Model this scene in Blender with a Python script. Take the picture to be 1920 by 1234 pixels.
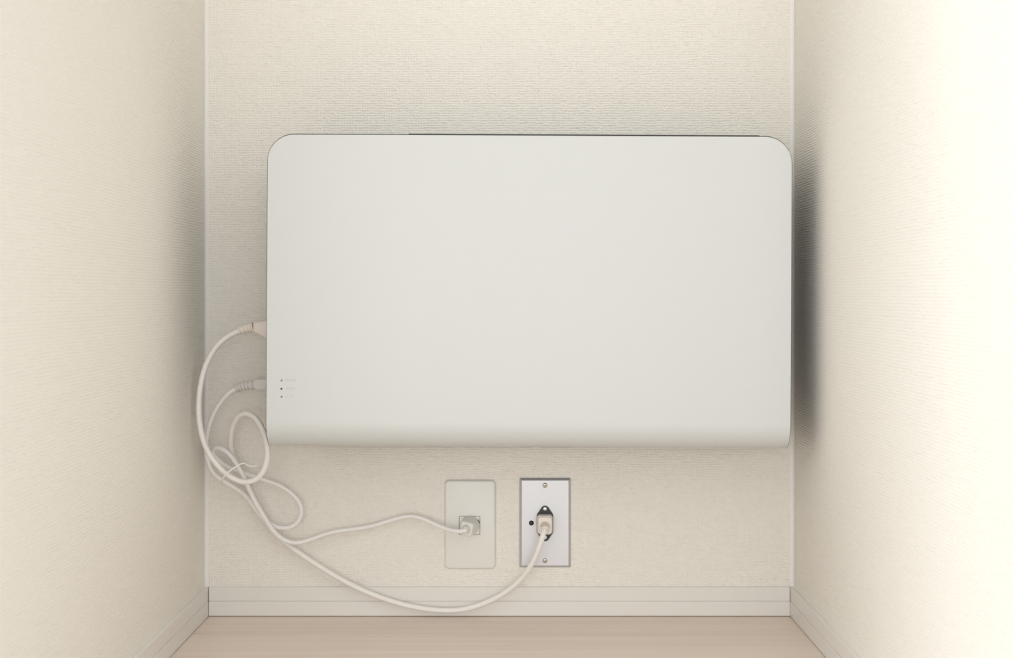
import bpy, bmesh, math, random
from mathutils import Vector, Matrix

random.seed(7)
S = bpy.context.scene
COL = S.collection
for o in list(bpy.data.objects):
    bpy.data.objects.remove(o, do_unlink=True)

# ------------------------------------------------------------------ camera
D0, H, F, VX, VY = 1.80, 0.4443, 2448.0, 960.0, 550.0      # distance to the back wall, lens height, focal length (px of 1920), vanishing point
cam = bpy.data.cameras.new('camera')
cam_o = bpy.data.objects.new('camera', cam)
COL.objects.link(cam_o)
cam_o.location = (0, -D0, H)
cam_o.rotation_euler = (math.pi / 2, 0, 0)
cam.sensor_width = 36
cam.lens = 36 * F / 1920
cam.shift_x = (960 - VX) / 1920
cam.shift_y = -(617 - VY) / 1920
cam.clip_start = 0.01
cam.dof.use_dof = True
cam.dof.focus_distance = 1.72
cam.dof.aperture_fstop = 9
S.camera = cam_o

# ------------------------------------------------------------------ light
W = bpy.data.worlds.new('world')
S.world = W
W.use_nodes = True
bg = W.node_tree.nodes['Background']
bg.inputs[0].default_value = (0.965, 0.985, 1.0, 1)
bg.inputs[1].default_value = 1.16


def area_light(name, loc, aim, sx, sy, watts, col):
    l = bpy.data.lights.new(name, 'AREA')
    l.shape = 'RECTANGLE'
    l.size, l.size_y = sx, sy
    l.energy = watts
    l.color = col
    o = bpy.data.objects.new(name, l)
    COL.objects.link(o)
    o.location = loc
    o.rotation_euler = (Vector(aim) - Vector(loc)).to_track_quat('-Z', 'Y').to_euler()
    return o


area_light('window_daylight', (-2.3, -1.75, 1.2), (0.4, -0.75, 0.6), 1.3, 1.8, 37, (0.86, 0.94, 1.0))
area_light('rear_window_daylight', (-0.5, -3.9, 0.52), (0.0, 0.0, 0.45), 2.6, 0.95, 27, (0.97, 0.985, 1.0))

vs = S.view_settings
vs.view_transform = 'Standard'
vs.look = 'None'
vs.exposure = 0.08
vs.gamma = 1.0
vs.use_curve_mapping = False


# ------------------------------------------------------------------ helpers
def P(px, py, d):
    """Point at distance d in front of the back wall that the photograph shows at pixel (px, py)."""
    z = D0 - d
    return Vector(((px - VX) / F * z, -d, H - (py - VY) / F * z))


def link(name, bm, mat, parent=None, smooth=False, bevel=0, segs=2):
    me = bpy.data.meshes.new(name)
    bmesh.ops.recalc_face_normals(bm, faces=bm.faces)
    bm.to_mesh(me)
    bm.free()
    if smooth:
        for p in me.polygons:
            p.use_smooth = True
    me.materials.append(mat)
    o = bpy.data.objects.new(name, me)
    COL.objects.link(o)
    if parent is not None:
        o.parent = parent
    if bevel:
        m = o.modifiers.new('bevel', 'BEVEL')
        m.width = bevel
        m.segments = segs
        m.limit_method = 'ANGLE'
        m.angle_limit = math.radians(40)
    return o


def empty(name, loc):
    o = bpy.data.objects.new(name, None)
    o.empty_display_size = 0.02
    COL.objects.link(o)
    o.location = loc
    return o


def tag(o, label, cat, group=None):
    o['label'] = label
    o['category'] = cat
    if group:
        o['group'] = group
    return o


def structure(o, label=None):
    o['kind'] = 'structure'
    if label:
        o['label'] = label
    return o


def box(bm, x0, x1, y0, y1, z0, z1):
    v = [bm.verts.new(p) for p in ((x0, y0, z0), (x1, y0, z0), (x1, y1, z0), (x0, y1, z0),
                                   (x0, y0, z1), (x1, y0, z1), (x1, y1, z1), (x0, y1, z1))]
    for f in ((0, 3, 2, 1), (4, 5, 6, 7), (0, 1, 5, 4), (1, 2, 6, 5), (2, 3, 7, 6), (3, 0, 4, 7)):
        bm.faces.new([v[i] for i in f])
    return bm


def loft(bm, rings, cap0=True, cap1=True):
    """rings: lists of points with equal counts, joined in order."""
    vr = [[bm.verts.new(p) for p in r] for r in rings]
    n = len(vr[0])
    for a, b in zip(vr, vr[1:]):
        for i in range(n):
            bm.faces.new((a[i], a[(i + 1) % n], b[(i + 1) % n], b[i]))
    if cap0:
        bm.faces.new(list(reversed(vr[0])))
    if cap1:
        bm.faces.new(vr[-1])
    return bm


def rrect(hw, hh, r, n=6):
    """Rounded rectangle outline, 2D, counter-clockwise, 4*(n+1) points."""
    r = min(r, hw * 0.999, hh * 0.999)
    out = []
    for cx, cy, a0 in ((hw - r, hh - r, 0), (-hw + r, hh - r, 90), (-hw + r, -hh + r, 180), (hw - r, -hh + r, 270)):
        for k in range(n + 1):
            a = math.radians(a0 + 90 * k / n)
            out.append((cx + r * math.cos(a), cy + r * math.sin(a)))
    return out


def frame_of(axis, up=(0, 0, 1)):
    a = Vector(axis).normalized()
    u = Vector(up)
    if abs(a.dot(u)) > 0.95:
        u = Vector((0, 1, 0))
    s = u.cross(a).normalized()
    t = a.cross(s).normalized()
    return s, t


def ring_at(c, axis, outline, rot=0.0, up=(0, 0, 1)):
    s, t = frame_of(axis, up)
    cr, sr = math.cos(rot), math.sin(rot)
    return [Vector(c) + s * (x * cr - y * sr) + t * (x * sr + y * cr) for x, y in outline]


def circle(r, n=28):
    return [(r * math.cos(2 * math.pi * k / n), r * math.sin(2 * math.pi * k / n)) for k in range(n)]


def spline(pts, step=0.003):
    """Centripetal-like Catmull-Rom through the points, then sampled evenly."""
    q = [pts[0] * 2 - pts[1]] + list(pts) + [pts[-1] * 2 - pts[-2]]
    dense = []
    for i in range(1, len(q) - 2):
        p0, p1, p2, p3 = q[i - 1], q[i], q[i + 1], q[i + 2]
        t0 = 0.0
        t1 = t0 + max((p1 - p0).length, 1e-6) ** 0.5
        t2 = t1 + max((p2 - p1).length, 1e-6) ** 0.5
        t3 = t2 + max((p3 - p2).length, 1e-6) ** 0.5
        for k in range(12):
            t = t1 + (t2 - t1) * k / 12
            a1 = p0 * ((t1 - t) / (t1 - t0)) + p1 * ((t - t0) / (t1 - t0))
            a2 = p1 * ((t2 - t) / (t2 - t1)) + p2 * ((t - t1) / (t2 - t1))
            a3 = p2 * ((t3 - t) / (t3 - t2)) + p3 * ((t - t2) / (t3 - t2))
            b1 = a1 * ((t2 - t) / (t2 - t0)) + a2 * ((t - t0) / (t2 - t0))
            b2 = a2 * ((t3 - t) / (t3 - t1)) + a3 * ((t - t1) / (t3 - t1))
            dense.append(b1 * ((t2 - t) / (t2 - t1)) + b2 * ((t - t1) / (t2 - t1)))
    dense.append(q[-2].copy())
    for _ in range(10):                                     # even out hand-read wobble
        dense = [dense[0]] + [(dense[i - 1] + dense[i] * 2 + dense[i + 1]) / 4 for i in range(1, len(dense) - 1)] + [dense[-1]]
    out, acc = [dense[0]], 0.0
    for a, b in zip(dense, dense[1:]):
        acc += (b - a).length
        if acc >= step:
            out.append(b)
            acc = 0.0
    if (out[-1] - dense[-1]).length > 1e-5:
        out.append(dense[-1])
    return out


def tube(bm, path, r, n=16):
    """Sweep a circle (radius a number or a function of 0..1) along the path."""
    rings, up = [], None
    m = len(path)
    for i, p in enumerate(path):
        tan = (path[min(i + 1, m - 1)] - path[max(i - 1, 0)]).normalized()
        if up is None:
            up = tan.orthogonal().normalized()
        up = (up - tan * up.dot(tan)).normalized()
        side = tan.cross(up)
        rr = r(i / (m - 1)) if callable(r) else r
        rings.append([p + (up * math.cos(a) + side * math.sin(a)) * rr for a in (2 * math.pi * k / n for k in range(n))])
    return loft(bm, rings)


# ------------------------------------------------------------------ materials
def mat(name, col, rough=0.5, metal=0.0, spec=0.5, var=0.0, vscale=40.0, bump=0.0, bscale=600.0, coat=0.0):
    m = bpy.data.materials.new(name)
    m.use_nodes = True
    nt = m.node_tree
    b = nt.nodes['Principled BSDF']
    b.inputs['Base Color'].default_value = (*col, 1)
    b.inputs['Roughness'].default_value = rough
    b.inputs['Metallic'].default_value = metal
    b.inputs['Specular IOR Level'].default_value = spec
    tc = nt.nodes.new('ShaderNodeTexCoord')
    if var:
        n = nt.nodes.new('ShaderNodeTexNoise')
        n.inputs['Scale'].default_value = vscale
        n.inputs['Detail'].default_value = 4
        nt.links.new(tc.outputs['Object'], n.inputs['Vector'])
        mx = nt.nodes.new('ShaderNodeMix')
        mx.data_type = 'RGBA'
        mx.inputs[6].default_value = (*[c * (1 - var) for c in col], 1)
        mx.inputs[7].default_value = (*[min(1, c * (1 + var)) for c in col], 1)
        nt.links.new(n.outputs['Fac'], mx.inputs[0])
        nt.links.new(mx.outputs[2], b.inputs['Base Color'])
    if bump:
        n = nt.nodes.new('ShaderNodeTexNoise')
        n.inputs['Scale'].default_value = bscale
        nt.links.new(tc.outputs['Object'], n.inputs['Vector'])
        bp = nt.nodes.new('ShaderNodeBump')
        bp.inputs['Strength'].default_value = bump
        bp.inputs['Distance'].default_value = 0.0005
        nt.links.new(n.outputs['Fac'], bp.inputs['Height'])
        nt.links.new(bp.outputs['Normal'], b.inputs['Normal'])
    return m


def wallpaper(name, col, axis, strength):
    """Woven-look vinyl wallpaper: horizontal and vertical threads of uneven thickness (relief only, faint colour grain)."""
    m = bpy.data.materials.new(name)
    m.use_nodes = True
    nt = m.node_tree
    N, L = nt.nodes, nt.links
    b = N['Principled BSDF']
    b.inputs['Roughness'].default_value = 0.75
    b.inputs['Specular IOR Level'].default_value = 0.25
    g = N.new('ShaderNodeNewGeometry')
    sep = N.new('ShaderNodeSeparateXYZ')
    L.new(g.outputs['Position'], sep.inputs[0])
    u, v = sep.outputs[axis], sep.outputs['Z']

    def math_(op, a, c=None):
        n = N.new('ShaderNodeMath')
        n.operation = op
        for i, x in enumerate((a, c)):
            if x is None:
                continue
            if isinstance(x, (int, float)):
                n.inputs[i].default_value = x
            else:
                L.new(x, n.inputs[i])
        return n.outputs[0]

    def noise(su, sv, detail=1.5, off=0.0):
        c = N.new('ShaderNodeCombineXYZ')
        L.new(math_('MULTIPLY', u, su), c.inputs[0])
        L.new(math_('MULTIPLY', v, sv), c.inputs[1])
        c.inputs[2].default_value = off
        n = N.new('ShaderNodeTexNoise')
        n.inputs['Scale'].default_value = 1.0
        n.inputs['Detail'].default_value = detail
        L.new(c.outputs[0], n.inputs['Vector'])
        return n.outputs['Fac']

    wob = noise(45, 45, 1, 5.0)
    hz = math_('SINE', math_('ADD', math_('MULTIPLY', v, 2 * math.pi / 0.0034), math_('MULTIPLY', wob, 4.0)))
    vt = math_('SINE', math_('ADD', math_('MULTIPLY', u, 2 * math.pi / 0.0034), math_('MULTIPLY', wob, 8.0)))
    h1 = noise(130, 330, 1.0, 0.0)
    h2 = noise(330, 130, 1.0, 9.0)
    fine = noise(420, 420, 1.0, 3.0)
    hh = math_('ADD', math_('MULTIPLY', hz, 0.17), math_('MULTIPLY', vt, 0.10))
    hh = math_('ADD', hh, math_('MULTIPLY', h1, 0.9))
    hh = math_('ADD', hh, math_('MULTIPLY', h2, 0.7))
    hh = math_('ADD', hh, math_('MULTIPLY', fine, 0.7))
    bp = N.new('ShaderNodeBump')
    bp.inputs['Strength'].default_value = strength
    bp.inputs['Distance'].default_value = 0.0013
    L.new(hh, bp.inputs['Height'])
    L.new(bp.outputs['Normal'], b.inputs['Normal'])
    mx = N.new('ShaderNodeMix')
    mx.data_type = 'RGBA'
    mx.inputs[6].default_value = (*[c * 0.965 for c in col], 1)
    mx.inputs[7].default_value = (*[min(1, c * 1.03) for c in col], 1)
    L.new(math_('MULTIPLY', hh, 0.75), mx.inputs[0])
    L.new(mx.outputs[2], b.inputs['Base Color'])
    return m


def wood(name, base, tint):
    """Pale bleached oak print with long streaks along X."""
    m = bpy.data.materials.new(name)
    m.use_nodes = True
    nt = m.node_tree
    N, L = nt.nodes, nt.links
    b = N['Principled BSDF']
    b.inputs['Roughness'].default_value = 0.42
    b.inputs['Specular IOR Level'].default_value = 0.4
    tc = N.new('ShaderNodeTexCoord')
    oi = N.new('ShaderNodeObjectInfo')
    mp = N.new('ShaderNodeMapping')
    mp.inputs['Scale'].default_value = (2.2, 70, 1)
    L.new(tc.outputs['Object'], mp.inputs['Vector'])
    n1 = N.new('ShaderNodeTexNoise')
    n1.noise_dimensions = '4D'
    n1.inputs['Scale'].default_value = 1.0
    n1.inputs['Detail'].default_value = 5
    L.new(mp.outputs[0], n1.inputs['Vector'])
    mul = N.new('ShaderNodeMath')
    mul.operation = 'MULTIPLY'
    mul.inputs[1].default_value = 37.0
    L.new(oi.outputs['Random'], mul.inputs[0])
    L.new(mul.outputs[0], n1.inputs['W'])
    r = N.new('ShaderNodeValToRGB')
    r.color_ramp.elements[0].position = 0.32
    r.color_ramp.elements[1].position = 0.70
    r.color_ramp.elements[0].color = (*tint, 1)
    r.color_ramp.elements[1].color = (*base, 1)
    L.new(n1.outputs['Fac'], r.inputs[0])
    hv = N.new('ShaderNodeHueSaturation')
    mr = N.new('ShaderNodeMapRange')
    mr.inputs['To Min'].default_value = 0.75
    mr.inputs['To Max'].default_value = 1.15
    L.new(oi.outputs['Random'], mr.inputs['Value'])
    L.new(mr.outputs[0], hv.inputs['Saturation'])
    L.new(r.outputs[0], hv.inputs['Color'])
    L.new(hv.outputs[0], b.inputs['Base Color'])
    return m


WALL = (0.865, 0.828, 0.755)
M_WB = wallpaper('cream_wallpaper_back', WALL, 'X', 0.8)
M_WS = wallpaper('cream_wallpaper_side', WALL, 'Y', 0.7)
M_TRIM = mat('painted_trim', (0.80, 0.77, 0.72), 0.4, var=0.01, vscale=20)
M_CAULK = mat('corner_caulk', (0.85, 0.83, 0.785), 0.5, var=0.02, vscale=30)
M_CEIL = mat('ceiling_paint', (0.82, 0.80, 0.76), 0.8, var=0.01)
M_SUB = mat('floor_joint_dark', (0.25, 0.20, 0.16), 0.8, var=0.05)
M_WOOD = wood('bleached_wood', (0.87, 0.75, 0.66), (0.79, 0.665, 0.57))
M_COVER = mat('satin_offwhite_cover', (0.645, 0.655, 0.638), 0.42, spec=0.4, var=0.004, vscale=8)
M_BODY = mat('grey_device_body', (0.04, 0.04, 0.038), 0.6, var=0.03)
M_DARK = mat('dark_edge_gap', (0.035, 0.035, 0.032), 0.6, var=0.05)
M_LEDB = mat('unlit_indicator_blue_grey', (0.20, 0.20, 0.29), 0.3, var=0.02)
M_LEDK = mat('unlit_indicator_black', (0.03, 0.03, 0.03), 0.3, var=0.02)
M_PRINT = mat('pale_grey_print', (0.56, 0.55, 0.52), 0.5, var=0.01)
M_CORD = mat('white_cord_vinyl', (0.88, 0.85, 0.80), 0.42, var=0.012, vscale=60)
M_CORD2 = mat('white_cable_vinyl', (0.87, 0.845, 0.815), 0.42, var=0.012, vscale=60)
M_BEIGE = mat('beige_plug_plastic', (0.86, 0.775, 0.70), 0.42, var=0.012)
M_PLUGW = mat('white_plug_plastic', (0.78, 0.76, 0.71), 0.42, var=0.012)
M_PLUGG = mat('grey_white_plug_plastic', (0.70, 0.675, 0.63), 0.45, var=0.012)
M_PLATE = mat('offwhite_plate_plastic', (0.80, 0.79, 0.735), 0.38, var=0.006)
M_STEEL = mat('satin_stainless', (0.62, 0.62, 0.63), 0.48, metal=0.75, var=0.01, vscale=15)
M_SCREW = mat('nickel_screw', (0.62, 0.56, 0.47), 0.3, metal=0.9, var=0.02)
M_ZINC = mat('zinc_screw', (0.72, 0.76, 0.80), 0.3, metal=0.8, var=0.02)
M_BLACK = mat('black_socket_plastic', (0.014, 0.014, 0.014), 0.35, var=0.05)
M_GAP = mat('insert_outline_gap', (0.34, 0.33, 0.30), 0.7, var=0.02)
M_TIE = mat('white_twist_tie_plastic', (0.92, 0.91, 0.88), 0.35, var=0.01)

# ------------------------------------------------------------------ the alcove
XL, XR, YF, ZC = (384 - VX) / F * D0, (1488.5 - VX) / F * D0, -0.79, 2.40
T = 0.06
structure(link('wall_back', box(bmesh.new(), XL - T, XR + T, 0, T, -0.02, ZC), M_WB))
structure(link('wall_left', box(bmesh.new(), XL - T, XL, YF, 0, -0.02, ZC), M_WS))
structure(link('wall_right', box(bmesh.new(), XR, XR + T, YF, 0, -0.02, ZC), M_WS))
structure(link('wall_front_left', box(bmesh.new(), -1.9, XL - T, YF, YF + T, -0.02, ZC), M_WB))
structure(link('wall_front_right', box(bmesh.new(), XR + T, 1.9, YF, YF + T, -0.02, ZC), M_WB))
structure(link('ceiling', box(bmesh.new(), XL - T, XR + T, YF, T, ZC, ZC + T), M_CEIL))
floor = structure(link('floor', box(bmesh.new(), -1.9, 1.9, -3.4, T, -0.03, -0.012), M_SUB))
edges = [0.0, 0.098]
while edges[-1] < 3.2:
    edges.append(edges[-1] + 0.151)
for i, (a, b) in enumerate(zip(edges, edges[1:])):
    inside = b < -YF + 0.1
    x0, x1 = (XL, XR) if inside else (-1.9, 1.9)
    g = 0.0009
    link('plank', box(bmesh.new(), x0, x1, -b + g, -a - g, -0.012, 0.0), M_WOOD, floor)
    if inside and b > -YF:                                  # cut pieces of the same row in front of the room walls
        for x0, x1 in ((-1.9, XL), (XR, 1.9)):
            link('plank', box(bmesh.new(), x0, x1, -b + g, YF, -0.012, 0.0), M_WOOD, floor)

# baseboards: profile (thickness, height) with a groove at mid height
BT, BH = 0.0065, 0.0402
PROF = [(0, 0.0010), (BT, 0.0010), (BT, 0.0203), (BT - 0.0003, 0.0207), (BT - 0.0015, 0.0210), (BT - 0.0015, 0.0216), (BT - 0.0005, 0.0217), (BT - 0.0005, BH - 0.001), (BT - 0.0009, BH), (0, BH)]


def baseboard(name, fn, a, b):
    bm = bmesh.new()
    loft(bm, [[Vector(fn(t, z, s)) for t, z in PROF] for s in (a, b)])
    return structure(link(name, bm, M_TRIM))


baseboard('baseboard_back', lambda t, z, s: (s, -t, z), XL + BT + 0.0007, XR - BT - 0.0003)
baseboard('baseboard_left', lambda t, z, s: (XL + t, s, z), -0.0002, YF)
baseboard('baseboard_right', lambda t, z, s: (XR - t, s, z), -0.0002, YF)

baseboard('baseboard_front_left', lambda t, z, s: (s, YF - t, z), -1.9, XL)
baseboard('baseboard_front_right', lambda t, z, s: (s, YF - t, z), XR, 1.9)


def caulk(name, sx, x):
    """Slim concave bead of filler up the inner corner."""
    bm = bmesh.new()
    c = 0.0060
    out = [(x, 0)] + [(x + sx * (c - c * math.sin(a)) * 0.9 + sx * 0.0002, -(c - c * math.cos(a)) * 0.9 - 0.0002) for a in (math.radians(90 * k / 6) for k in range(7))]
    loft(bm, [[Vector((px, py, z)) for px, py in out] for z in (BH, ZC)])
    return structure(link(name, bm, M_CAULK, smooth=False))


caulk('trim_1', 1, XL)
caulk('trim_2', -1, XR)

# ------------------------------------------------------------------ the wall-mounted device
DF = 0.160                                   # its front face stands this far from the wall
ROLL = math.radians(0.29)                    # it hangs a touch clockwise
zf = D0 - DF
CX = (990.8 - VX) / F * zf
HWD = 491.4 / F * zf
ZT = H - (254.3 - VY) / F * zf               # top edge
ZS = H - (794.0 - VY) / F * zf               # where the sheet starts to roll under
RB, RC = 0.0335, 0.0335                      # roll radius, corner radius
dev = empty('wall_mounted_device_box', (CX, -DF, ZS))
dev.rotation_euler = (0, ROLL, 0)
tag(dev, 'wide off-white device box hung on the back wall, rounded top corners, rolled lower edge', 'device')
HT = ZT - ZS


def to_dev(p):
    v = Vector(p) - Vector(dev.location)
    return Matrix.Rotation(-ROLL, 3, 'Y') @ v


def sheet(w, top, y_off, thick, tail):
    """Front sheet: flat with rounded top corners, rolled back along its lower edge. Local frame, front at y = y_off."""
    rows = []                                # (half width, y, z)
    rc = RC + (top - HT)
    for k in range(15):
        a = math.radians(90 * k / 14)
        rows.append((w - rc + rc * math.sin(a), 0.0, top - rc + rc * math.cos(a), (0, -1, 0)))
    for k in range(1, 8):
        rows.append((w, 0.0, (top - rc) * (1 - k / 8), (0, -1, 0)))
    for k in range(19):
        a = math.radians(90 * k / 18)
        rows.append((w, RB * (1 - math.cos(a)), -RB * math.sin(a), (0, -math.cos(a), -math.sin(a))))
    rows.append((w, RB + tail, -RB, (0, 0, -1)))
    bm = bmesh.new()
    n = 24
    fr, bk = [], []
    for hw, y, z, nn in rows:
        xs = [hw * (2 * k / n - 1) for k in range(n + 1)]
        fr.append([bm.verts.new((x, y + y_off - nn[1] * 0, z)) for x in xs])
        bk.append([bm.verts.new((x, y + y_off - nn[1] * thick, z - nn[2] * thick)) for x in xs])
    for g in (fr, bk):
        for a, b in zip(g, g[1:]):
            for k in range(n):
                bm.faces.new((a[k], a[k + 1], b[k + 1], b[k]))
    m = len(rows)
    for k in range(n):
        bm.faces.new((fr[0][k], fr[0][k + 1], bk[0][k + 1], bk[0][k]))
        bm.faces.new((fr[-1][k], fr[-1][k + 1], bk[-1][k + 1], bk[-1][k]))
    for i in range(m - 1):
        for k in (0, n):
            bm.faces.new((fr[i][k], fr[i + 1][k], bk[i + 1][k], bk[i][k]))
    return bm


def smooth_by_angle(o, deg=30):
    me = o.data
    bm = bmesh.new()
    bm.from_mesh(me)
    for e in bm.edges:
        e.smooth = len(e.link_faces) == 2 and e.calc_face_angle(0) < math.radians(deg)
    for f in bm.faces:
        f.smooth = True
    bm.to_mesh(me)
    bm.free()


cover = link('front_cover', sheet(HWD, HT, 0.0, 0.0014, 0.055), M_COVER, dev)
smooth_by_angle(cover)
tr = link('edge_trim', sheet(HWD + 0.0008, HT + 0.0012, 0.0015, 0.0012, 0.0), M_DARK, dev)
tr['label'] = 'dark edge line around the cover'
smooth_by_angle(tr)
bm = bmesh.new()
bo = rrect(HWD - 0.007, HT / 2 - 0.004, 0.03, 8)
loft(bm, [[Vector((x, y, z + HT / 2)) for x, z in bo] for y in (0.004, DF - 0.0005)])
box(bm, -HWD + 0.03, HWD - 0.03, RB, DF - 0.001, -RB + 0.003, 0.02)
link('body', bm, M_BODY, dev)
a, b = to_dev(P(766.5, 252, DF)), to_dev(P(1425, 256, DF))
link('top_vent_strip', box(bmesh.new(), a.x, b.x, 0.0035, 0.04, HT - 0.012, HT + 0.0022), M_DARK, dev)['label'] = 'dark strip along the top edge'
link('top_clip', box(bmesh.new(), a.x - 0.0014, a.x - 0.0001, 0.003, 0.012, HT - 0.012, HT + 0.0024), M_COVER, dev)['label'] = 'tiny white clip at the top edge'


def disc(name, c, r, mat_, parent, t=0.0004, n=20):
    bm = bmesh.new()
    loft(bm, [[Vector((c.x + x, c.y + y, c.z + z)) for x, z in circle(rr, n)] for rr, y in ((r, 0.0002), (r, -t * 0.6), (r * 0.8, -t))])
    return link(name, bm, mat_, parent)


for px, py, m_, nm in ((528, 713.6, M_LEDB, 'blue-grey'), (527.8, 729.0, M_LEDK, 'black'), (528, 744.0, M_LEDB, 'blue-grey')):
    c = to_dev(P(px, py, DF))
    c.y = 0
    disc('indicator_lamp', c, 0.00125, m_, dev)['label'] = 'tiny unlit %s indicator dot' % nm


def lettering(txt, px0, px1, pyc, hpx, name):
    cu = bpy.data.curves.new('txt', 'FONT')
    cu.body = txt
    cu.resolution_u = 3
    t = bpy.data.objects.new('txt', cu)
    COL.objects.link(t)
    bpy.context.view_layer.update()
    me = bpy.data.meshes.new_from_object(t.evaluated_get(bpy.context.evaluated_depsgraph_get()))
    bpy.data.objects.remove(t, do_unlink=True)
    xs = [v.co.x for v in me.vertices]
    ys = [v.co.y for v in me.vertices]
    a, b = to_dev(P(px0, pyc + hpx / 2, DF)), to_dev(P(px1, pyc - hpx / 2, DF))
    for v in me.vertices:
        v.co = Vector((a.x + (v.co.x - min(xs)) / (max(xs) - min(xs)) * (b.x - a.x), -0.00012, a.z + (v.co.y - min(ys)) / (max(ys) - min(ys)) * (b.z - a.z)))
    me.name = name
    me.materials.append(M_PRINT)
    o = bpy.data.objects.new(name, me)
    COL.objects.link(o)
    o.parent = dev
    o['label'] = 'faint grey printed word %s' % txt
    return o


lettering('POWER', 535.2, 555.0, 713.2, 4.2, 'printed_word')
lettering('ALARM', 535.8, 553.8, 728.6, 4.2, 'printed_word')
lettering('AC IN', 535.2, 549.6, 743.6, 4.2, 'printed_word')


# ------------------------------------------------------------------ wall plates
def plate(name, px0, py0, px1, py1, d, r, slope, mat_, n=8):
    """Rounded plate on the wall; slope = width of the sloping rim."""
    a, b = P(px0, py1, 0), P(px1, py0, 0)
    cx, cz = (a.x + b.x) / 2, (a.z + b.z) / 2
    hw, hh = (b.x - a.x) / 2, (b.z - a.z) / 2
    root = empty(name, (cx, 0, cz))
    bm = bmesh.new()
    rings = [(0, -0.0003), (0, -d * 0.35)]
    for k in range(1, 6):
        t = k / 5
        rings.append((slope * (1 - math.cos(t * math.pi / 2)) ** 0.8 if slope < 0.0015 else slope * t, -d * (0.35 + 0.65 * (math.sin(t * math.pi / 2) if mat_ is M_PLATE else t))))
    loft(bm, [[Vector((x, y, z)) for x, z in rrect(hw - i, hh - i, max(r - i, 0.0004), n)] for i, y in rings], cap0=True)
    o = link('plate', bm, mat_, root)
    smooth_by_angle(o, 25)
    return root, (lambda px, py, dd: P(px, py, dd) - Vector(root.location))


def screw(name, root, c, r, mat_, cross):
    bm = bmesh.new()
    loft(bm, [[Vector((c.x + x, c.y - y, c.z + z)) for x, z in circle(rr, 20)] for rr, y in ((r, -0.0003), (r, 0.0003), (r * 0.93, 0.0008), (r * 0.75, 0.0012), (r * 0.4, 0.0015))])
    s = link(name, bm, mat_, root)
    smooth_by_angle(s, 35)
    if cross:
        bm = bmesh.new()
        w = r * 0.12
        box(bm, c.x - r * 0.55, c.x + r * 0.55, c.y - 0.00155, c.y - 0.0012, c.z - w, c.z + w)
        box(bm, c.x - w, c.x + w, c.y - 0.00156, c.y - 0.0012, c.z - r * 0.55, c.z + r * 0.55)
        link('cross_recess', bm, M_SUB, s)
    return s


# white plate on the left
PW = 0.0048
wp, L1 = plate('white_wall_plate', 834.0, 899.5, 929.5, 1066.0, PW, 0.0060, 0.0024, M_PLATE)
tag(wp, 'plain off-white plastic wall plate with rounded corners left of the metal plate', 'wall plate')
a, b = L1(860.5, 1003, PW), L1(900.5, 967.5, PW)
bm = bmesh.new()
box(bm, a.x, b.x, -PW - 0.00008, -PW + 0.001, a.z, b.z)
gap = link('socket_insert_gap', bm, M_GAP, wp)
g = 0.0009
ins = link('socket_insert', box(bmesh.new(), a.x + g, b.x - g, -PW - 0.00025, -PW + 0.0005, a.z + g, b.z - g), M_PLATE, wp)
c = L1(898.0, 977.6, PW)
bm = bmesh.new()
ca, sa = math.cos(math.radians(27)), math.sin(math.radians(27))
loft(bm, [[Vector((c.x + (x * 0.28) * ca - (-z) * -sa, y, c.z + z * ca + x * 0.28 * -sa)) for x, z in circle(0.0034, 20)] for y in (-PW - 0.0005, -PW + 0.0002)])
link('socket_opening', bm, M_BLACK, wp)['label'] = 'dark socket opening behind the plug'

# stainless plate on the right
PS = 0.0045
sp, L2 = plate('steel_wall_plate', 974.0, 896.0, 1070.0, 1063.5, PS, 0.0022, 0.0032, M_STEEL)
tag(sp, 'stainless steel wall plate with black inlet socket and two screws', 'wall plate')
for py in (910.2, 1051.3):
    screw('screw', sp, L2(1021.8, py, PS), 0.0034, M_SCREW, True)
c = L2(996.3, 980.8, PS)
bm = bmesh.new()
loft(bm, [[Vector((c.x + x, c.y - y, c.z + z)) for x, z in circle(rr, 22)] for rr, y in ((0.0034, -0.0003), (0.0034, 0.0006), (0.0031, 0.0016), (0.0024, 0.0023), (0.0012, 0.0027))])
bt = link('button', bm, M_BLACK, sp)
smooth_by_angle(bt, 40)
bt['label'] = 'small round black button'


def hexoutline(px, cy, hw, flat, half, rr):
    """Inlet flange: pointed rounded ears above and below a straight-sided middle (pixels), counter-clockwise."""
    pts = []
    # apex arc centre
    ca = half - rr
    # angle of the slanted edge tangent
    dx, dz = hw, ca - flat
    ang = math.atan2(dz, dx)
    tilt = ang + math.asin(min(0.95, rr / math.hypot(dx, dz))) * 0.0
    nrm = math.pi / 2 - ang * 0.98
    arc = [(rr * math.sin(nrm * (1 - 2 * k / 10)), ca + rr * math.cos(nrm * (1 - 2 * k / 10))) for k in range(11)]
    pts += [(hw, -flat + 1), (hw, flat - 1), (hw - 0.7, flat + 1)] + arc + [(-hw + 0.7, flat + 1), (-hw, flat - 1), (-hw, -flat + 1), (-hw + 0.7, -flat - 1)]
    pts += [(-x, -z) for x, z in arc] + [(hw - 0.7, -flat - 1)]
    return pts


FL = 0.0035
k = (D0 - PS) / F
ho = [(x * k, z * k) for x, z in hexoutline(0, 0, 15.3, 16.5, 33.0, 8.0)]
c = L2(1021.8, 981.3, PS)
bm = bmesh.new()
loft(bm, [[Vector((c.x + x * s, -PS - y, c.z + z * s)) for x, z in ho] for s, y in ((1, -0.0004), (1, FL - 0.0006), (0.97, FL))])
fl = link('inlet_flange', bm, M_BLACK, sp)
fl['label'] = 'black pointed inlet flange'
for py in (954.3, 1007.8):
    s = screw('flange_screw', sp, L2(1021.8, py, PS + FL), 0.0030, M_ZINC, False)

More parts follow.
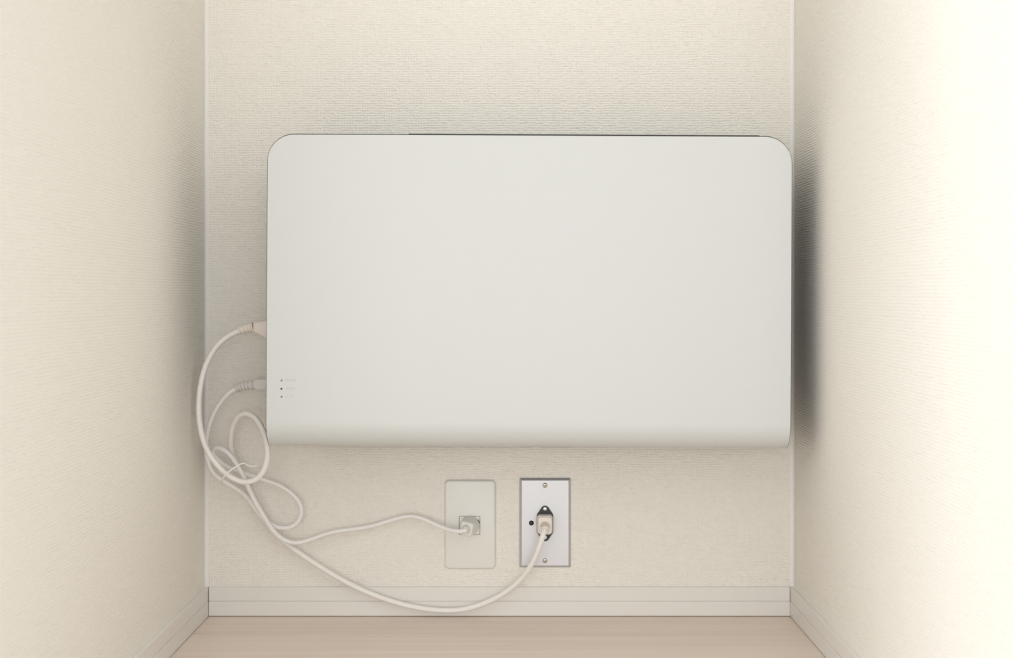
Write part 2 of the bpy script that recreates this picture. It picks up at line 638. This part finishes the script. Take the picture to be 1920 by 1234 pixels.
# ------------------------------------------------------------------ cords
A_R, B_R = 0.0037, 0.0031
pa = [(452, 619.5, .066), (430, 629.5, .068), (408, 648, .072), (391, 674, .077), (379.5, 706, .082), (373.5, 745, .085), (373.5, 785, .086), (379.5, 820, .085), (391, 849, .083),
      (410, 875, .082), (432, 894, .082), (457, 904, .083), (481, 898, .085), (496, 879, .087), (502, 853, .088), (500, 829, .086), (492, 804.5, .080), (479, 784, .073), (463.5, 775.5, .066),
      (447.5, 780.5, .058), (436.5, 801, .048), (432.5, 828, .036), (435.5, 852, .024), (444, 873, .016), (455, 891, .0125), (463, 909, .0115), (471, 926, .0110), (479, 942, .0110), (489, 960, .0110), (500, 979, .0110),
      (513, 997, .0115), (528, 1012, .012), (546, 1026, .014), (569.5, 1042.5, .016), (599, 1062, .017), (638.7, 1086, .017), (678.3, 1106, .017), (718, 1122, .017), (757.5, 1134, .017), (797, 1141.8, .017), (836.6, 1145, .018),
      (872, 1142.3, .019), (907.8, 1131.4, .021), (938.5, 1116.5, .024), (961.6, 1100, .028), (977, 1085.5, .032), (992.4, 1065.5, .038), (1004.7, 1041.5, .044), (1013.5, 1018, .049), (1018.5, 1002, .0485), (1021.2, 993, .045), (1021.6, 989, .040)]
power = empty('power_cord', P(836, 1145, 0.039))
tag(power, 'thick white power cord with beige plugs, looped and drooping to the steel plate', 'cord')


def rel(root, pts):
    o = Vector(root.location)
    return [P(*p) - o for p in pts]


path_a = spline(rel(power, pa))
link('cord', tube(bmesh.new(), path_a, A_R, 18), M_CORD, power, smooth=True)


def strain(root, name, pts, r0, r1, ribs, mat_, depth=0.80):
    """Tapering strain relief with grooves."""
    path = spline(rel(root, pts), 0.0004)

    def rad(t):
        r = r0 + (r1 - r0) * t
        ph = (t * ribs) % 1.0
        return r * (depth if (0.37 < ph < 0.63 and 0.06 < t < 0.97) else 1.0)
    o = link(name, tube(bmesh.new(), path, rad, 22), mat_, root)
    smooth_by_angle(o, 30)
    return o


def plug_body(root, name, secs, mat_, n=6, up=(0, 0, 1)):
    """secs: (px, py, d, half width m, half height m, corner radius m, roll) along an axis through their centres."""
    o = Vector(root.location)
    cs = [P(*s[:3]) - o for s in secs]
    rings = []
    for i, s in enumerate(secs):
        ax = s[7] if len(s) > 7 else (cs[min(i + 1, len(cs) - 1)] - cs[max(i - 1, 0)])
        rings.append(ring_at(cs[i], ax, rrect(s[3], s[4], s[5], n), s[6], up))
    bm = bmesh.new()
    loft(bm, rings)
    ob = link(name, bm, mat_, root)
    smooth_by_angle(ob, 38)
    return ob


# beige connector in the device's side (upper)
strain(power, 'strain_relief', [(474.5, 613.5, .065), (462, 616, .0655), (447, 621, .0665)], 0.0070, 0.0052, 4, M_BEIGE, 0.86)['label'] = 'beige ribbed strain relief at the device'
plug_body(power, 'plug', [(538, 617.0, .062, .0105, .0125, .003, 0), (499, 617.2, .0625, .0103, .0118, .003, 0), (489, 615.2, .0630, .0098, .0090, .003, 0), (480, 613.8, .0640, .0080, .0073, .003, 0), (474.5, 613.6, .065, .0060, .0066, .003, 0)], M_BEIGE)['label'] = 'beige connector plug in the device side'

# beige connector in the steel plate
yax = (0, -1, 0)
pb = plug_body(power, 'plug', [(1021.6, 982.0, .0075, .0107, .0133, .0048, 0, yax), (1021.6, 984.0, .0210, .0106, .0132, .0048, 0, yax), (1021.7, 985.0, .0265, .0102, .0127, .0048, 0, yax), (1021.8, 986.4, .0290, .0088, .0110, .004, 0, yax)], M_BEIGE)
pb['label'] = 'beige connector plug in the steel plate'
plug_body(power, 'strain_relief', [(1021.8, 987.0, .0280, .0067, .0069, .0066, 0, yax), (1021.8, 988.6, .0330, .0063, .0065, .0062, 0, yax), (1021.6, 990.8, .0400, .0052, .0054, .0051, 0, (0, -1, -0.25)), (1021.4, 992.6, .0440, .0050, .0051, .0049, 0, (0, -1, -0.5))], M_BEIGE)['label'] = 'rounded beige cord collar at the steel plate'

pbl = [(444, 727.3, .062), (428, 738.5, .059), (410, 760, .053), (395.5, 788, .047), (388, 818, .042), (386.5, 846, .040), (390, 865, .039), (396, 881, .038), (406, 893, .037), (419, 901.5, .036), (432, 909.5, .034), (449, 920, .031),
       (461, 930.5, .028), (470.6, 943, .026), (479, 955.5, .0245), (489, 968, .0235), (502, 979.5, .0225), (511.6, 984.8, .022), (521, 988.5, .022), (534.7, 990.4, .022), (549, 986.7, .022), (559.5, 977, .022), (565, 962.7, .022), (563, 945.3, .022),
       (553, 931, .022), (538.3, 918.5, .022), (520.5, 908.2, .022), (502.6, 902.0, .0225), (485, 896, .0235), (467, 890, .025), (450, 883.5, .0265), (430, 876, .028), (417, 868.5, .030), (407.5, 860.5, .031), (400.5, 852, .033), (399.5, 845, .036), (404.6, 840.5, .039),
       (414, 841, .043), (426, 847.8, .047), (436.7, 859.5, .050), (446, 874, .052), (456, 891.3, .052), (463.4, 908.5, .050), (470.6, 924.5, .046), (478, 939.5, .042), (488.5, 957.3, .038), (499, 975, .035), (509.8, 991.5, .032), (520.5, 1003.5, .030),
       (533, 1012.5, .028), (549, 1017.4, .026), (565, 1016.6, .025), (583, 1011.5, .023), (604, 1003.6, .021), (631, 996.2, .018), (658.5, 992.5, .016), (688, 988.3, .015), (718, 980.3, .015), (747.6, 971, .016), (772, 967.8, .018), (793, 972.3, .021), (817, 983.3, .026),
       (840.6, 992.8, .033), (858, 996.2, .0385), (868, 995.4, .0400), (875, 993.0, .0360)]
sig = empty('signal_cable', P(658, 992, 0.016))
tag(sig, 'thinner white cable with grey-white plugs, looped on the left and plugged into the white plate', 'cable')
link('cord', tube(bmesh.new(), spline(rel(sig, pbl)), B_R, 18), M_CORD2, sig, smooth=True)
strain(sig, 'strain_relief', [(479.5, 721.5, .0615), (462, 723.2, .0617), (449, 726.3, .062), (441, 729.2, .0622)], 0.0064, 0.0056, 6.5, M_PLUGG, 0.80)['label'] = 'grey-white strain relief with six grooves'
plug_body(sig, 'plug', [(538, 720.3, .060, .0070, .0076, .0025, 0), (482, 720.9, .0612, .0070, .0076, .0025, 0), (478.5, 721.2, .0614, .0062, .0066, .0025, 0)], M_PLUGG)['label'] = 'grey-white connector plug in the device side'
# plug in the white plate: round base tapering to a squarish head turned left
hax = (-0.30, -1, -0.05)
plug_body(sig, 'plug', [(880.8, 984.5, .0052, .0126, .0130, .0125, 0, yax), (880.4, 985.5, .0120, .0124, .0128, .0123, 0, yax), (879.0, 988.0, .0200, .0112, .0117, .0102, -.12, (-.15, -1, 0)), (876.2, 990.4, .0270, .0094, .0100, .004, -.2, hax), (874.6, 991.8, .0325, .0088, .0094, .0025, -.2, hax), (874.4, 992.0, .0332, .0082, .0088, .0025, -.2, hax)], M_PLUGW)['label'] = 'white plug with round base and squarish head'
plug_body(sig, 'strain_relief', [(874.6, 992.0, .0322, .0060, .0062, .0059, 0, hax), (873.4, 993.2, .0365, .0055, .0057, .0054, 0, (-.5, -1, -.05)), (871.8, 994.2, .0395, .0046, .0048, .0045, 0, (-.9, -1, 0))], M_PLUGW)['label'] = 'white cord collar at the white plate'

# ------------------------------------------------------------------ twist tie round the bundle
pt = [(416.5, 907, .034), (415.8, 904, .050), (416.0, 900.5, .076), (418.5, 895.5, .0915), (424, 889, .0935), (431, 883, .0940), (439, 877.5, .0915), (446, 873, .0885), (452, 869.6, .087), (457.5, 868.2, .086), (461.5, 870.8, .084), (466, 873.4, .082), (473, 874.0, .080), (482, 874.0, .078)]
tie = empty('twist_tie', P(431, 883, .094))
tag(tie, 'thin white twist tie with a loose end around the bundled cords', 'twist tie')
tp = spline(rel(tie, pt), 0.0015)
link('wire', tube(bmesh.new(), tp, 0.00095, 10), M_TIE, tie, smooth=True)
